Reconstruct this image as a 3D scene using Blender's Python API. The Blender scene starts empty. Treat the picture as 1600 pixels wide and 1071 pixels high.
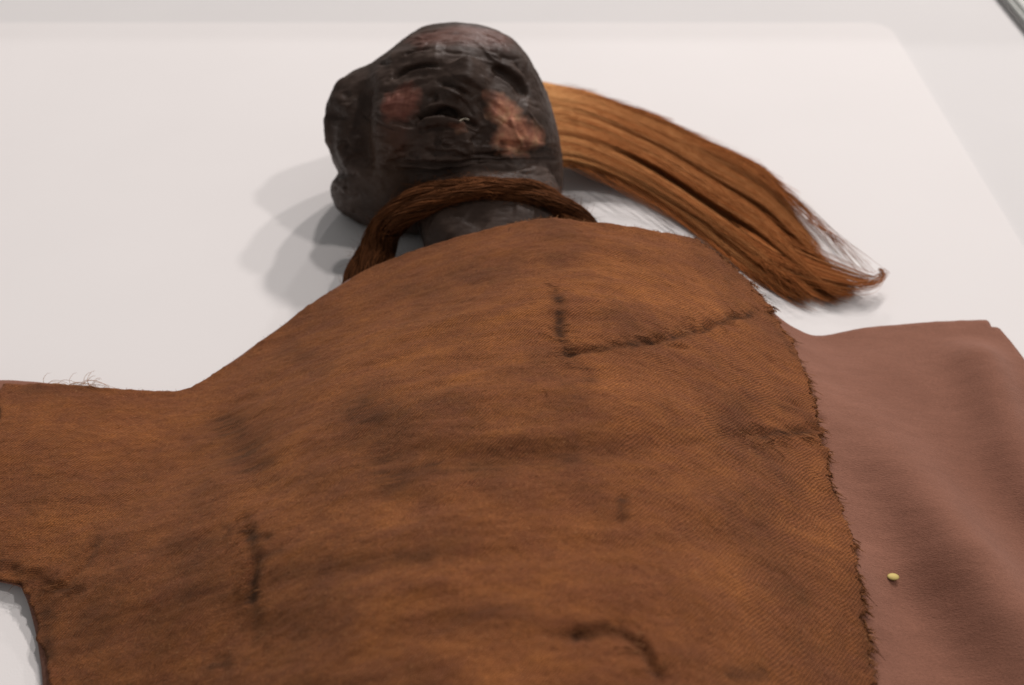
import bpy, bmesh, math, random
import numpy as np
from mathutils import Vector
from mathutils.bvhtree import BVHTree

rng = np.random.default_rng(7)
random.seed(7)
scene = bpy.context.scene
COL = scene.collection

# ------------------------------------------------------------------ camera
W, H = 1600.0, 1071.0
FPX = 1690.0
CAM_H = 0.45
PITCH = math.radians(41.0)
cam_d = bpy.data.cameras.new('camera')
cam_d.sensor_width = 36.0
cam_d.lens = 36.0 * FPX / W
cam_d.clip_start = 0.01
cam_d.clip_end = 50.0
cam_d.dof.use_dof = True
cam_d.dof.focus_distance = 0.575
cam_d.dof.aperture_fstop = 6.3
cam = bpy.data.objects.new('camera', cam_d)
cam.location = (0, 0, CAM_H)
cam.rotation_euler = (math.pi / 2 - PITCH, 0, 0)
COL.objects.link(cam)
scene.camera = cam

# ------------------------------------------------------------------ world
world = bpy.data.worlds.new('World')
scene.world = world
world.use_nodes = True
bg = world.node_tree.nodes['Background']
bg.inputs['Color'].default_value = (1.0, 0.97, 0.96, 1)
bg.inputs['Strength'].default_value = 0.23

# ------------------------------------------------------------------ gallery spotlights
HEAD_AT = Vector((-0.05, 0.62, 0.03))
def spotlight(direction, dist, watts, size, color):
    d = Vector(direction).normalized()
    l = bpy.data.lights.new('gallery_spotlight', 'SPOT')
    l.energy = watts
    l.shadow_soft_size = size
    l.spot_size = math.radians(60)
    l.spot_blend = 0.5
    l.color = color
    o = bpy.data.objects.new('gallery_spotlight', l)
    o.location = HEAD_AT + d * dist
    o.rotation_euler = (-d).to_track_quat('-Z', 'Y').to_euler()
    COL.objects.link(o)
    return o
spotlight((0.74, -0.05, 1.0), 6.0, 310, 0.17, (1.0, 0.915, 0.885))
spotlight((0.70, 0.80, 1.0), 6.0, 350, 0.15, (1.0, 0.915, 0.885))
spotlight((0.45, 1.10, 1.0), 6.0, 470, 0.13, (1.0, 0.915, 0.88))
spotlight((0.13, 0.80, 1.0), 6.0, 400, 0.13, (1.0, 0.925, 0.90))
spotlight((0.35, 2.50, 1.0), 6.0, 200, 0.13, (1.0, 0.925, 0.91))

# ------------------------------------------------------------------ exposure
scene.view_settings.view_transform = 'Standard'
scene.view_settings.look = 'None'
scene.view_settings.exposure = -0.10
scene.view_settings.gamma = 1.0
scene.cycles.max_bounces = 6

# ------------------------------------------------------------------ geometry helpers
CP, SP = math.cos(PITCH), math.sin(PITCH)
FWD = np.array([0, CP, -SP]); RGT = np.array([1.0, 0, 0]); UPV = np.array([0, SP, CP])
CPOS = np.array([0, 0, CAM_H])
def ray(px, py):
    d = FWD * FPX + RGT * (px - W / 2) + UPV * (H / 2 - py)
    return d / np.linalg.norm(d)
def at_z(px, py, z):
    d = ray(px, py)
    return CPOS + d * ((z - CAM_H) / d[2])
def to_px(P):
    q = np.asarray(P) - CPOS
    zc = q @ FWD
    return np.stack([W / 2 + FPX * (q @ RGT) / zc, H / 2 - FPX * (q @ UPV) / zc], -1)

def catmull(pts, n):
    pts = np.asarray(pts, float)
    k = len(pts)
    P = np.vstack([2 * pts[0] - pts[1], pts, 2 * pts[-1] - pts[-2]])
    t = np.linspace(0, k - 1 - 1e-9, n)
    i = t.astype(int); f = (t - i)[:, None]
    a, b, c, d = P[i], P[i + 1], P[i + 2], P[i + 3]
    return 0.5 * (2 * b + (c - a) * f + (2 * a - 5 * b + 4 * c - d) * f**2 + (3 * b - a - 3 * c + d) * f**3)

def mesh_obj(name, verts, faces, mat, parent=None, smooth=True):
    me = bpy.data.meshes.new(name)
    verts = np.asarray(verts, np.float32)
    me.vertices.add(len(verts)); me.vertices.foreach_set('co', verts.ravel())
    faces = np.asarray(faces, np.int32)
    k = faces.shape[1]
    me.loops.add(faces.size); me.loops.foreach_set('vertex_index', faces.ravel())
    me.polygons.add(len(faces))
    me.polygons.foreach_set('loop_start', np.arange(len(faces), dtype=np.int32) * k)
    me.polygons.foreach_set('loop_total', np.full(len(faces), k, np.int32))
    me.update(calc_edges=True)
    me.validate()
    if smooth:
        me.polygons.foreach_set('use_smooth', np.ones(len(me.polygons), bool))
    me.materials.append(mat)
    o = bpy.data.objects.new(name, me)
    COL.objects.link(o)
    if parent: o.parent = parent
    return o

def tag(o, label=None, cat=None, group=None, kind=None):
    if label: o['label'] = label
    if cat: o['category'] = cat
    if group: o['group'] = group
    if kind: o['kind'] = kind
    return o

def tubes(paths, radii, sides=3):
    """paths (n,m,3); radii (n,m) -> verts, quads"""
    n, m, _ = paths.shape
    tan = np.gradient(paths, axis=1)
    tan /= np.linalg.norm(tan, axis=2, keepdims=True) + 1e-12
    ref = np.where(np.abs(tan[..., 2:3]) > 0.9, np.array([1.0, 0, 0]), np.array([0, 0, 1.0]))
    u = np.cross(tan, ref); u /= np.linalg.norm(u, axis=2, keepdims=True) + 1e-12
    v = np.cross(tan, u)
    a = np.arange(sides) * 2 * math.pi / sides
    V = (paths[:, :, None] + radii[:, :, None, None] * (u[:, :, None] * np.cos(a)[:, None] + v[:, :, None] * np.sin(a)[:, None]))
    idx = np.arange(n * m * sides).reshape(n, m, sides)
    nx = np.roll(idx, -1, axis=2)
    F = np.stack([idx[:, :-1], nx[:, :-1], nx[:, 1:], idx[:, 1:]], -1).reshape(-1, 4)
    return V.reshape(-1, 3), F

def fcolor(o, name, vals):
    """per-vertex scalar attribute"""
    a = o.data.attributes.new(name, 'FLOAT', 'POINT')
    a.data.foreach_set('value', np.asarray(vals, np.float32))

def vnoise(P, scale, seed=0):
    """smooth value noise, P (n,3)"""
    r = np.random.default_rng(seed); T = r.random((32, 32, 32)) * 2 - 1
    q = np.asarray(P) / scale + 100.0
    i = np.floor(q).astype(int); f = q - i; f = f * f * (3 - 2 * f)
    out = 0
    for dx in (0, 1):
        for dy in (0, 1):
            for dz in (0, 1):
                w = (f[:, 0] if dx else 1 - f[:, 0]) * (f[:, 1] if dy else 1 - f[:, 1]) * (f[:, 2] if dz else 1 - f[:, 2])
                out = out + w * T[(i[:, 0] + dx) % 32, (i[:, 1] + dy) % 32, (i[:, 2] + dz) % 32]
    return out

def poly_dist(P, L):
    """distance from P (n,k) to polyline L (m,k), and nearest points"""
    best = np.full(len(P), 1e9); near = np.zeros_like(P); par = np.zeros(len(P))
    for j, (a, b) in enumerate(zip(L[:-1], L[1:])):
        ab = b - a
        t = np.clip(((P - a) @ ab) / (ab @ ab + 1e-18), 0, 1)
        q = a + t[:, None] * ab
        d = np.linalg.norm(P - q, axis=1)
        m = d < best
        best[m] = d[m]; near[m] = q[m]; par[m] = (j + t[m]) / (len(L) - 1)
    return best, near, par

# ------------------------------------------------------------------ materials
class NT:
    def __init__(s, name):
        s.m = bpy.data.materials.new(name); s.m.use_nodes = True
        s.t = s.m.node_tree; s.n = s.t.nodes; s.l = s.t.links
        s.b = s.n['Principled BSDF']
    def add(s, typ, **kw):
        n = s.n.new(typ)
        for k, v in kw.items():
            if hasattr(n, k): setattr(n, k, v)
        return n
    def link(s, a, b): s.l.new(a, b)
    def coord(s, scale=(1, 1, 1), rot=(0, 0, 0)):
        tc = s.add('ShaderNodeTexCoord'); mp = s.add('ShaderNodeMapping')
        mp.inputs['Scale'].default_value = scale; mp.inputs['Rotation'].default_value = rot
        s.link(tc.outputs['Object'], mp.inputs['Vector']); return mp.outputs['Vector']
    def noise(s, vec, scale, detail=4, rough=0.55):
        n = s.add('ShaderNodeTexNoise'); n.inputs['Scale'].default_value = scale
        n.inputs['Detail'].default_value = detail; n.inputs['Roughness'].default_value = rough
        if vec is not None: s.link(vec, n.inputs['Vector'])
        return n.outputs['Fac']
    def ramp(s, fac, stops):
        r = s.add('ShaderNodeValToRGB'); e = r.color_ramp.elements
        while len(e) < len(stops): e.new(0.5)
        for x, (p, c) in zip(e, stops): x.position = p; x.color = (*c, 1)
        s.link(fac, r.inputs['Fac']); return r.outputs['Color']
    def mix(s, fac, a, b, mode='MIX'):
        n = s.add('ShaderNodeMix'); n.data_type = 'RGBA'; n.blend_type = mode
        for v, i in ((fac, 0), (a, 6), (b, 7)):
            if isinstance(v, (int, float)): n.inputs[i].default_value = v
            elif isinstance(v, tuple): n.inputs[i].default_value = (*v, 1)
            else: s.link(v, n.inputs[i])
        return n.outputs[2]
    def math(s, op, a, b=0.0):
        n = s.add('ShaderNodeMath'); n.operation = op
        for v, i in ((a, 0), (b, 1)):
            if isinstance(v, (int, float)): n.inputs[i].default_value = v
            else: s.link(v, n.inputs[i])
        return n.outputs[0]
    def attr(s, name):
        n = s.add('ShaderNodeAttribute'); n.attribute_name = name; return n.outputs['Fac']
    def bump(s, h, strength, dist, prev=None):
        n = s.add('ShaderNodeBump'); n.inputs['Strength'].default_value = strength; n.inputs['Distance'].default_value = dist
        s.link(h, n.inputs['Height'])
        if prev is not None: s.link(prev, n.inputs['Normal'])
        return n.outputs['Normal']
    def out(s, color=None, rough=0.6, normal=None, spec=0.3, **kw):
        b = s.b
        if color is not None:
            if isinstance(color, tuple): b.inputs['Base Color'].default_value = (*color, 1)
            else: s.link(color, b.inputs['Base Color'])
        if isinstance(rough, float): b.inputs['Roughness'].default_value = rough
        else: s.link(rough, b.inputs['Roughness'])
        b.inputs['Specular IOR Level'].default_value = spec
        if normal is not None: s.link(normal, b.inputs['Normal'])
        for k, v in kw.items(): b.inputs[k.replace('_', ' ')].default_value = v
        return s.m

def mat_board(name, c):
    k = NT(name); v = k.coord()
    n1 = k.noise(v, 6, 3); n2 = k.noise(v, 900, 2)
    col = k.mix(k.ramp(n1, [(0.3, (0, 0, 0)), (0.7, (1, 1, 1))]), tuple(x * 0.975 for x in c), c)
    return k.out(col, 0.7, k.bump(n2, 0.15, 0.0004), 0.2)
M_BOARD = mat_board('white_painted_board', (0.80, 0.785, 0.775))
M_BASE = mat_board('grey_white_base', (0.715, 0.71, 0.705))
M_RAIL = mat_board('pale_metal_rail', (0.62, 0.64, 0.61))
k = NT('dark_gasket'); M_GASKET = k.out((0.24, 0.235, 0.23), 0.6)

def mat_wool():
    k = NT('brown_twill_wool')
    v = k.coord()
    # threads: weft runs across, twill diagonal steps over it
    vd = k.add('ShaderNodeVectorMath'); vd.operation = 'MULTIPLY_ADD'
    ncol = k.add('ShaderNodeTexNoise'); ncol.inputs['Scale'].default_value = 45; ncol.inputs['Detail'].default_value = 3
    k.link(v, ncol.inputs['Vector'])
    k.link(ncol.outputs['Color'], vd.inputs[0]); vd.inputs[1].default_value = (0.006, 0.006, 0.0); k.link(v, vd.inputs[2])
    fl = k.add('ShaderNodeVectorMath'); fl.operation = 'MULTIPLY'; k.link(vd.outputs[0], fl.inputs[0]); fl.inputs[1].default_value = (1, 1, 0)
    wv = fl.outputs[0]
    def wave(rot, scale, dist):
        mp = k.add('ShaderNodeMapping'); mp.inputs['Rotation'].default_value = (0, 0, math.radians(rot)); k.link(wv, mp.inputs['Vector'])
        w = k.add('ShaderNodeTexWave'); w.wave_type = 'BANDS'; w.bands_direction = 'X'
        w.inputs['Scale'].default_value = scale; w.inputs['Distortion'].default_value = dist
        w.inputs['Detail'].default_value = 2; w.inputs['Detail Scale'].default_value = 6
        k.link(mp.outputs['Vector'], w.inputs['Vector']); return w.outputs['Fac']
    twill = wave(40, 235, 1.5)
    weft = wave(92, 420, 1.8)
    st = k.coord((70, 170, 0)); streak = k.noise(st, 5, 3, 0.55)
    fib = k.noise(k.coord((700, 1000, 0)), 1.0, 2, 0.6)
    big = k.noise(v, 15, 7, 0.66); mid = k.noise(k.coord((30, 60, 0)), 1.6, 6, 0.65)
    col = k.ramp(big, [(0.32, (0.120, 0.048, 0.022)), (0.5, (0.225, 0.082, 0.030)), (0.68, (0.31, 0.114, 0.038))])
    col = k.mix(k.attr('ochre'), col, k.ramp(big, [(0.34, (0.20, 0.076, 0.029)), (0.64, (0.40, 0.148, 0.045))]))
    col = k.mix(k.ramp(mid, [(0.35, (0.55, 0.55, 0.55)), (0.65, (0, 0, 0))]), col, (0.180, 0.064, 0.036))
    dk = k.ramp(streak, [(0.3, (0.70, 0.68, 0.66)), (0.6, (1.06, 1.05, 1.04))])
    col = k.mix(0.55, col, dk, 'MULTIPLY')
    tw = k.ramp(twill, [(0.1, (0.70, 0.69, 0.67)), (0.8, (1.18, 1.18, 1.15))])
    col = k.mix(k.ramp(k.noise(v, 22, 3), [(0.40, (0.35, 0.35, 0.35)), (0.60, (1.0, 1.0, 1.0))]), col, tw, 'MULTIPLY')
    fb = k.ramp(fib, [(0.3, (0.70, 0.69, 0.68)), (0.7, (1.30, 1.30, 1.28))])
    col = k.mix(0.75, col, fb, 'MULTIPLY')
    sp = k.ramp(k.noise(k.coord((700, 1100, 0)), 1.0, 1), [(0.66, (0, 0, 0)), (0.76, (0.6, 0.6, 0.6))])
    col = k.mix(sp, col, (0.42, 0.22, 0.10))
    col = k.mix(k.attr('stain_shade'), col, (0.045, 0.020, 0.011))  # dark stains, plus tear and fold shade put into the colour
    h = k.math('ADD', k.math('MULTIPLY', twill, 0.6), k.math('ADD', k.math('MULTIPLY', weft, 0.3), k.math('MULTIPLY', fib, 0.9)))
    nb = k.bump(streak, 0.25, 0.001)
    nb = k.bump(h, 0.8, 0.0006, nb)
    m = k.out(col, 0.95, nb, 0.08, Sheen_Weight=0.12, Sheen_Roughness=0.5)
    k.b.inputs['Sheen Tint'].default_value = (0.8, 0.55, 0.35, 1)
    return m
M_WOOL = mat_wool()

def mat_support():
    k = NT('mauve_support_fabric'); v = k.coord()
    n1 = k.noise(v, 9, 3); f = k.noise(k.coord((700, 1900, 700)), 1.0, 2)
    col = k.ramp(n1, [(0.3, (0.220, 0.098, 0.064)), (0.7, (0.268, 0.124, 0.083))])
    col = k.mix(0.6, col, k.ramp(f, [(0.3, (0.78, 0.78, 0.78)), (0.7, (1.18, 1.18, 1.18))]), 'MULTIPLY')
    n3 = k.noise(k.coord((60, 160, 60)), 1.0, 5, 0.65)
    col = k.mix(0.5, col, k.ramp(n3, [(0.3, (0.86, 0.86, 0.86)), (0.7, (1.1, 1.1, 1.1))]), 'MULTIPLY')
    m = k.out(col, 0.9, k.bump(f, 0.6, 0.0005, k.bump(n3, 0.4, 0.0012)), 0.1, Sheen_Weight=0.15, Sheen_Roughness=0.4)
    return m
M_SUPPORT = mat_support()

def mat_skin():
    k = NT('dark_leathery_skin'); v = k.coord()
    n1 = k.noise(v, 40, 5, 0.6); n2 = k.noise(v, 420, 4, 0.6)
    st = k.noise(k.coord((60, 220, 220)), 1.0, 4, 0.6)
    col = k.ramp(n1, [(0.3, (0.030, 0.017, 0.011)), (0.5, (0.050, 0.032, 0.024)), (0.72, (0.080, 0.054, 0.042))])
    col = k.mix(k.attr('rust'), col, k.ramp(st, [(0.35, (0.12, 0.034, 0.022)), (0.65, (0.24, 0.095, 0.066))]))
    pinkn = k.ramp(k.noise(v, 130, 4, 0.6), [(0.32, (0.40, 0.155, 0.100)), (0.5, (0.66, 0.29, 0.175)), (0.68, (0.74, 0.43, 0.24))])
    col = k.mix(k.attr('pale'), col, pinkn)
    col = k.mix(k.attr('brown'), col, (0.052, 0.026, 0.013))
    rg = k.ramp(n2, [(0.3, (0.42, 0.42, 0.42)), (0.7, (0.66, 0.66, 0.66))])
    nb = k.bump(n1, 0.2, 0.003)
    nb = k.bump(st, 0.3, 0.0009, nb)
    nb = k.bump(n2, 0.25, 0.0004, nb)
    return k.out(col, rg, nb, 0.20)
M_SKIN = mat_skin()
k = NT('glossy_cream'); M_PALE_ARC = k.out((0.72, 0.66, 0.52), 0.25, None, 0.6)

def mat_strand(name, stops, rough=0.5):
    k = NT(name)
    col = k.ramp(k.attr('tone'), stops)
    return k.out(col, rough, None, 0.04)
M_HAIR = mat_strand('red_blond_hair', [(0.0, (0.055, 0.022, 0.008)), (0.3, (0.21, 0.070, 0.022)), (0.6, (0.41, 0.142, 0.044)), (1.0, (0.64, 0.33, 0.13))], 0.9)
M_YARN = mat_strand('brown_wool_yarn', [(0.0, (0.028, 0.013, 0.007)), (0.45, (0.115, 0.044, 0.018)), (1.0, (0.33, 0.125, 0.048))], 0.9)
M_THREAD = mat_strand('frayed_wool_thread', [(0.0, (0.07, 0.030, 0.014)), (0.5, (0.20, 0.08, 0.032)), (1.0, (0.46, 0.23, 0.11))], 0.9)
k = NT('dull_brass'); M_BRASS = k.out((0.50, 0.40, 0.13), 0.6, None, 0.4, Metallic=0.25)

# ------------------------------------------------------------------ setting: base, board, case
def sheet(name, pts, z0, z1, mat):
    bm = bmesh.new()
    lo = [bm.verts.new((x, y, z0)) for x, y in pts]; hi = [bm.verts.new((x, y, z1)) for x, y in pts]
    bm.faces.new(hi); bm.faces.new(lo[::-1])
    for i in range(len(pts)):
        j = (i + 1) % len(pts); bm.faces.new((lo[i], lo[j], hi[j], hi[i]))
    me = bpy.data.meshes.new(name); bm.to_mesh(me); bm.free(); me.materials.append(mat)
    o = bpy.data.objects.new(name, me); COL.objects.link(o); return o
BX, BY, BR = 0.361, 0.986, 0.022
pts = [(-1.6, -0.6), (BX, -0.6)] + [(BX - BR + BR * math.cos(a), BY - BR + BR * math.sin(a)) for a in np.linspace(0, math.pi / 2, 14)] + [(-1.6, BY)]
board = tag(sheet('display_board', pts, -0.0025, 0.0, M_BOARD), kind='structure')
base = tag(sheet('case_floor', [(-1.8, -0.8), (0.62, -0.8), (0.62, 1.2), (-1.8, 1.2)], -0.02, -0.0025, M_BASE), kind='structure')
case = bpy.data.objects.new('display_case', None); case.location = (0.5, 1.1, 0); COL.objects.link(case)
tag(case, 'pale metal rim of the display case along the white board', 'display case')
def case_part(name, x0, x1, y0, y1, z0, z1, mat, bev=0.004):
    bm = bmesh.new(); bmesh.ops.create_cube(bm, size=1)
    for v in bm.verts:
        v.co = Vector(((x0 + x1) / 2 + v.co.x * (x1 - x0), (y0 + y1) / 2 + v.co.y * (y1 - y0), (z0 + z1) / 2 + v.co.z * (z1 - z0)))
    bmesh.ops.bevel(bm, geom=bm.edges[:], offset=bev, segments=2, affect='EDGES')
    bmesh.ops.translate(bm, verts=bm.verts[:], vec=-case.location)
    me = bpy.data.meshes.new(name); bm.to_mesh(me); bm.free(); me.materials.append(mat)
    o = bpy.data.objects.new(name, me); COL.objects.link(o); o.parent = case
case_part('back_rail', -1.8, 0.62, 1.13, 1.16, -0.0028, 0.08, M_RAIL)
case_part('side_rail', 0.489, 0.512, -0.8, 1.128, -0.0028, 0.010, M_RAIL)
case_part('gasket', 0.4858, 0.4888, -0.8, 1.128, -0.0028, 0.0025, M_GASKET, 0.0008)
case_part('side_wall', 0.545, 0.57, -0.8, 1.128, -0.0028, 0.055, M_RAIL)

# ------------------------------------------------------------------ the mound under the cloths (thin-plate spline)
CTRL = [(-160, 600, .010), (0, 597, .012), (130, 605, .012), (215, 612, .010), (290, 610, .010), (350, 575, .012), (430, 520, .016), (520, 455, .024),
        (600, 410, .036), (700, 375, .050), (800, 350, .062), (860, 343, .068), (910, 348, .068), (1000, 358, .062), (1095, 378, .050),
        (1160, 430, .035), (1210, 488, .022), (1275, 522, .006), (1340, 512, .005), (1400, 505, .005), (1540, 497, .004), (1640, 600, .004),
        (700, 520, .075), (900, 480, .085), (1050, 520, .072), (900, 620, .092), (650, 680, .085), (450, 620, .045), (300, 720, .022),
        (100, 700, .017), (0, 750, .014), (0, 890, .008), (60, 980, .006), (80, 1071, .006), (200, 900, .028), (400, 850, .055),
        (600, 900, .085), (800, 800, .095), (900, 950, .095), (1100, 750, .075), (1200, 650, .047), (1250, 800, .045), (1300, 700, .028),
        (1350, 900, .026), (1360, 1071, .024), (1150, 1000, .072), (1440, 640, .012), (1385, 560, .010), (1465, 760, .011), (1520, 880, .011), (1600, 985, .011),
        (1550, 640, .005), (1600, 780, .005), (1660, 900, .005), (1400, 830, .010), (1420, 950, .008), (1490, 1040, .007), (1700, 700, .004),
        (300, 1071, .035), (700, 1200, .092), (1000, 1250, .09), (400, 1250, .05), (100, 1250, .006), (1380, 1250, .02), (1550, 1200, .01), (-160, 890, .006), (-160, 740, .012)]
cw = np.array([at_z(a, b, c) for a, b, c in CTRL])
cxy, cz = cw[:, :2], cw[:, 2]
def tps_k(d2): return np.where(d2 > 1e-16, 0.5 * d2 * np.log(np.maximum(d2, 1e-16)), 0)
n = len(cxy)
Kx = tps_k(((cxy[:, None] - cxy[None]) ** 2).sum(-1)) + np.eye(n) * 3e-6
Pm = np.hstack([np.ones((n, 1)), cxy])
A = np.block([[Kx, Pm], [Pm.T, np.zeros((3, 3))]])
sol = np.linalg.solve(A, np.concatenate([cz, np.zeros(3)]))
def mound(xy):
    xy = np.asarray(xy, float); out = np.zeros(len(xy))
    for s in range(0, len(xy), 20000):
        q = xy[s:s + 20000]
        out[s:s + 20000] = tps_k(((q[:, None] - cxy[None]) ** 2).sum(-1)) @ sol[:n] + sol[n] + q @ sol[n + 1:]
    return np.maximum(out, 0.0035)
def on_mound(px, py):
    """where the sight line of a picture point meets the cloth surface"""
    d = ray(px, py)
    t = np.linspace(0.25, 1.3, 500); P = CPOS + d * t[:, None]
    g = P[:, 2] - mound(P[:, :2])
    i = int(np.argmax(g < 0)) if (g < 0).any() else int(np.argmax(P[:, 2] < 0.004))
    i = max(i, 1); f = g[i - 1] / (g[i - 1] - g[i] + 1e-12); f = min(max(f, 0), 1)
    return P[i - 1] * (1 - f) + P[i] * f
def lay(pts): return np.array([on_mound(a, b)[:2] for a, b in pts])
def lay_z(pts): return np.array([at_z(a, b, c)[:2] for a, b, c in pts])

EDGE_TOP = [(c[0], c[1], c[2]) for c in CTRL[1:15]]
# ---- outline polygons in board coordinates
wool_top = lay_z([(6, 604, .012)] + EDGE_TOP[1:])
wool_right = np.vstack([lay_z([(1095, 378, .050), (1130, 405, .043), (1160, 430, .035), (1182, 455, .029), (1210, 492, .024)]),
                        lay([(1240, 548), (1268, 620), (1288, 700), (1310, 780), (1334, 850), (1346, 920), (1358, 990), (1364, 1071), (1372, 1180), (1372, 1300)])])
wool_bottom = lay([(1372, 1300), (900, 1320), (400, 1300), (120, 1300)])
wool_left = lay([(120, 1300), (96, 1180), (80, 1090), (78, 1060), (74, 1035), (69, 1012), (58, 1000), (61, 975), (55, 955), (48, 945), (50, 932), (38, 925), (32, 910), (-4, 906), (-60, 903), (-60, 880), (-30, 850), (-12, 800), (-14, 745), (-6, 715), (-9, 680), (2, 655), (-2, 625), (6, 604)])
def dens(c, n, amp, seed, smooth=True):
    r = np.random.default_rng(seed)
    p = catmull(c, n) if smooth else np.array([c[0] + 0 * c[0]] + list(c[1:])) 
    j = np.cumsum(r.normal(0, 1, (len(p), 2)), 0); j -= np.linspace(0, 1, len(p))[:, None] * j[-1]
    j = j / (np.abs(j).max() + 1e-9) * amp * 1.5 + r.normal(0, amp * 0.35, (len(p), 2))
    j[0] = j[-1] = 0
    return p + j
wool_right_d = dens(wool_right, 520, 0.0009, 2)
jag = np.random.default_rng(9).normal(0, 1, len(wool_right_d)); jag = np.clip(jag, -1.6, 1.6)
step_ = np.repeat(np.random.default_rng(10).normal(0, 1, 140), np.random.default_rng(12).integers(2, 9, 140))[:len(jag)]
amp_ = np.where(np.arange(len(jag)) < 170, 2.4, 1.1)
wool_right_d[1:-1, 0] += (.0007 * jag * amp_ + .0013 * np.clip(step_, -1.5, 1.5) * amp_)[1:-1]
wool_poly = np.vstack([dens(wool_top, 200, 0.0006, 1)[:-1], wool_right_d[:-1], catmull(wool_bottom, 30)[:-1], dens(wool_left, 150, 0.0006, 3)[:-1]])

sup_top = lay_z([(-160, 594, .010), (0, 591, .012), (130, 600, .012), (215, 607, .010), (290, 604, .010), (350, 567, .012), (430, 512, .016), (520, 447, .024),
                 (600, 404, .036), (700, 369, .050), (800, 344, .062), (860, 338, .068), (910, 344, .068), (1000, 356, .060), (1095, 386, .048),
                 (1140, 420, .038), (1170, 448, .030), (1212, 487, .022), (1250, 511, .012), (1278, 521, .006), (1340, 511, .005), (1400, 505, .005), (1460, 500, .0045), (1535, 497, .004)])
sup_right = lay_z([(1535, 497, .004), (1545, 498, .004), (1550, 508, .004), (1562, 509, .004), (1580, 530, .004), (1600, 558, .004), (1640, 640, .004), (1720, 800, .004), (1800, 1000, .004), (1900, 1300, .004)])
sup_low = lay([(1700, 1320), (900, 1330), (100, 1310)])
sup_left = lay([(70, 1300), (66, 1090), (60, 1020), (48, 960), (36, 925), (20, 908), (-60, 903), (-160, 900)])
sup_poly = np.vstack([dens(sup_top, 220, 0.0003, 5)[:-1], catmull(sup_right[:3], 8)[:-1], sup_right[2:], sup_low, catmull(sup_left, 60)])

def inside(P, poly):
    x, y = P[:, 0], P[:, 1]; r = np.zeros(len(P), bool)
    a = poly; b = np.roll(poly, -1, 0)
    for (x0, y0), (x1, y1) in zip(a, b):
        if y0 == y1: continue
        c = (y0 > y) != (y1 > y)
        if not c.any(): continue
        r ^= c & (x < (x1 - x0) * (y - y0) / (y1 - y0) + x0)
    return r

def cut_sheet(poly, step):
    lo, hi = poly.min(0) - step, poly.max(0) + step
    nx, ny = int((hi[0] - lo[0]) / step) + 2, int((hi[1] - lo[1]) / step) + 2
    X, Y = np.meshgrid(lo[0] + np.arange(nx) * step, lo[1] + np.arange(ny) * step)
    V = np.stack([X.ravel(), Y.ravel()], 1)
    idx = np.arange(nx * ny).reshape(ny, nx)
    F = np.stack([idx[:-1, :-1], idx[:-1, 1:], idx[1:, 1:], idx[1:, :-1]], -1).reshape(-1, 4)
    F = F[inside(V[F].mean(1), poly)]
    E = np.sort(np.stack([F, np.roll(F, -1, 1)], -1).reshape(-1, 2), 1)
    key = E[:, 0].astype(np.int64) * (nx * ny) + E[:, 1]
    u, c = np.unique(key, return_counts=True)
    bk = u[c == 1]; bv = np.unique(np.concatenate([bk // (nx * ny), bk % (nx * ny)]))
    _, near, _ = poly_dist(V[bv], np.vstack([poly, poly[:1]]))
    V[bv] = near
    used = np.unique(F); mp = np.full(nx * ny, -1); mp[used] = np.arange(len(used))
    isb = np.zeros(nx * ny, bool); isb[bv] = True
    return V[used], mp[F], isb[used]

# ---- folds, creases and tears shared by both cloths: (points, width, height)
FOLDS = [([(560, 640), (600, 700), (640, 780), (650, 830)], .012, -.0030), ([(620, 700), (760, 715), (960, 708), (1120, 690)], .009, -.0026),
         ([(620, 672), (760, 685), (960, 676), (1120, 655)], .008, .0016),
         ([(320, 640), (400, 740), (450, 800)], .013, -.0030), ([(250, 620), (330, 700), (360, 800)], .010, .0016),
         ([(420, 905), (620, 880), (860, 860), (1000, 840)], .008, -.0016), ([(380, 960), (560, 925), (760, 915)], .008, .0013),
         ([(880, 650), (1060, 640), (1200, 620)], .010, .0016), ([(1000, 830), (1150, 770), (1290, 745)], .010, .0018), ([(1040, 870), (1180, 830), (1310, 810)], .009, -.0018),
         ([(700, 1000), (900, 940), (1100, 930), (1300, 960)], .012, .0016), ([(500, 560), (640, 520), (800, 500)], .014, .0016)]
CREASES = [([(866, 448), (874, 480), (876, 520), (890, 548), (912, 585)], .0026, -.0020), ([(876, 548), (930, 546), (980, 540), (1040, 528), (1110, 510), (1195, 488)], .0022, -.0042),
           ([(1040, 540), (1080, 545), (1110, 552)], .002, -.002),
           ([(382, 812), (392, 850), (396, 880), (390, 930), (400, 975), (408, 1012)], .0030, -.0034), 
           ([(395, 880), (430, 868), (448, 862)], .002, -.0022), ([(395, 850), (425, 845)], .0018, -.0016), ([(372, 825), (300, 850), (255, 880)], .004, -.0018),
           ([(880, 995), (920, 992), (960, 990), (990, 1002), (1012, 1030), (1026, 1062)], .0024, -.0040), ([(955, 975), (985, 980), (1000, 985)], .002, -.002),
           ([(976, 775), (973, 800), (970, 822)], .0022, -.0022), ([(1130, 682), (1190, 678), (1270, 672)], .0024, -.0026), ([(1170, 695), (1230, 700), (1290, 696)], .0022, -.0022),
           ([(1195, 560), (1230, 575)], .003, -.002), ([(1230, 630), (1270, 645), (1290, 660)], .0025, -.0024), ([(0, 888), (50, 905), (110, 925), (140, 922)], .0028, -.0024),
           ([(1060, 700), (1140, 690)], .0025, -.0015), ([(150, 850), (130, 890), (105, 915)], .003, -.0018), ([(300, 1040), (340, 1030), (355, 1060)], .003, -.0026)]
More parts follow.
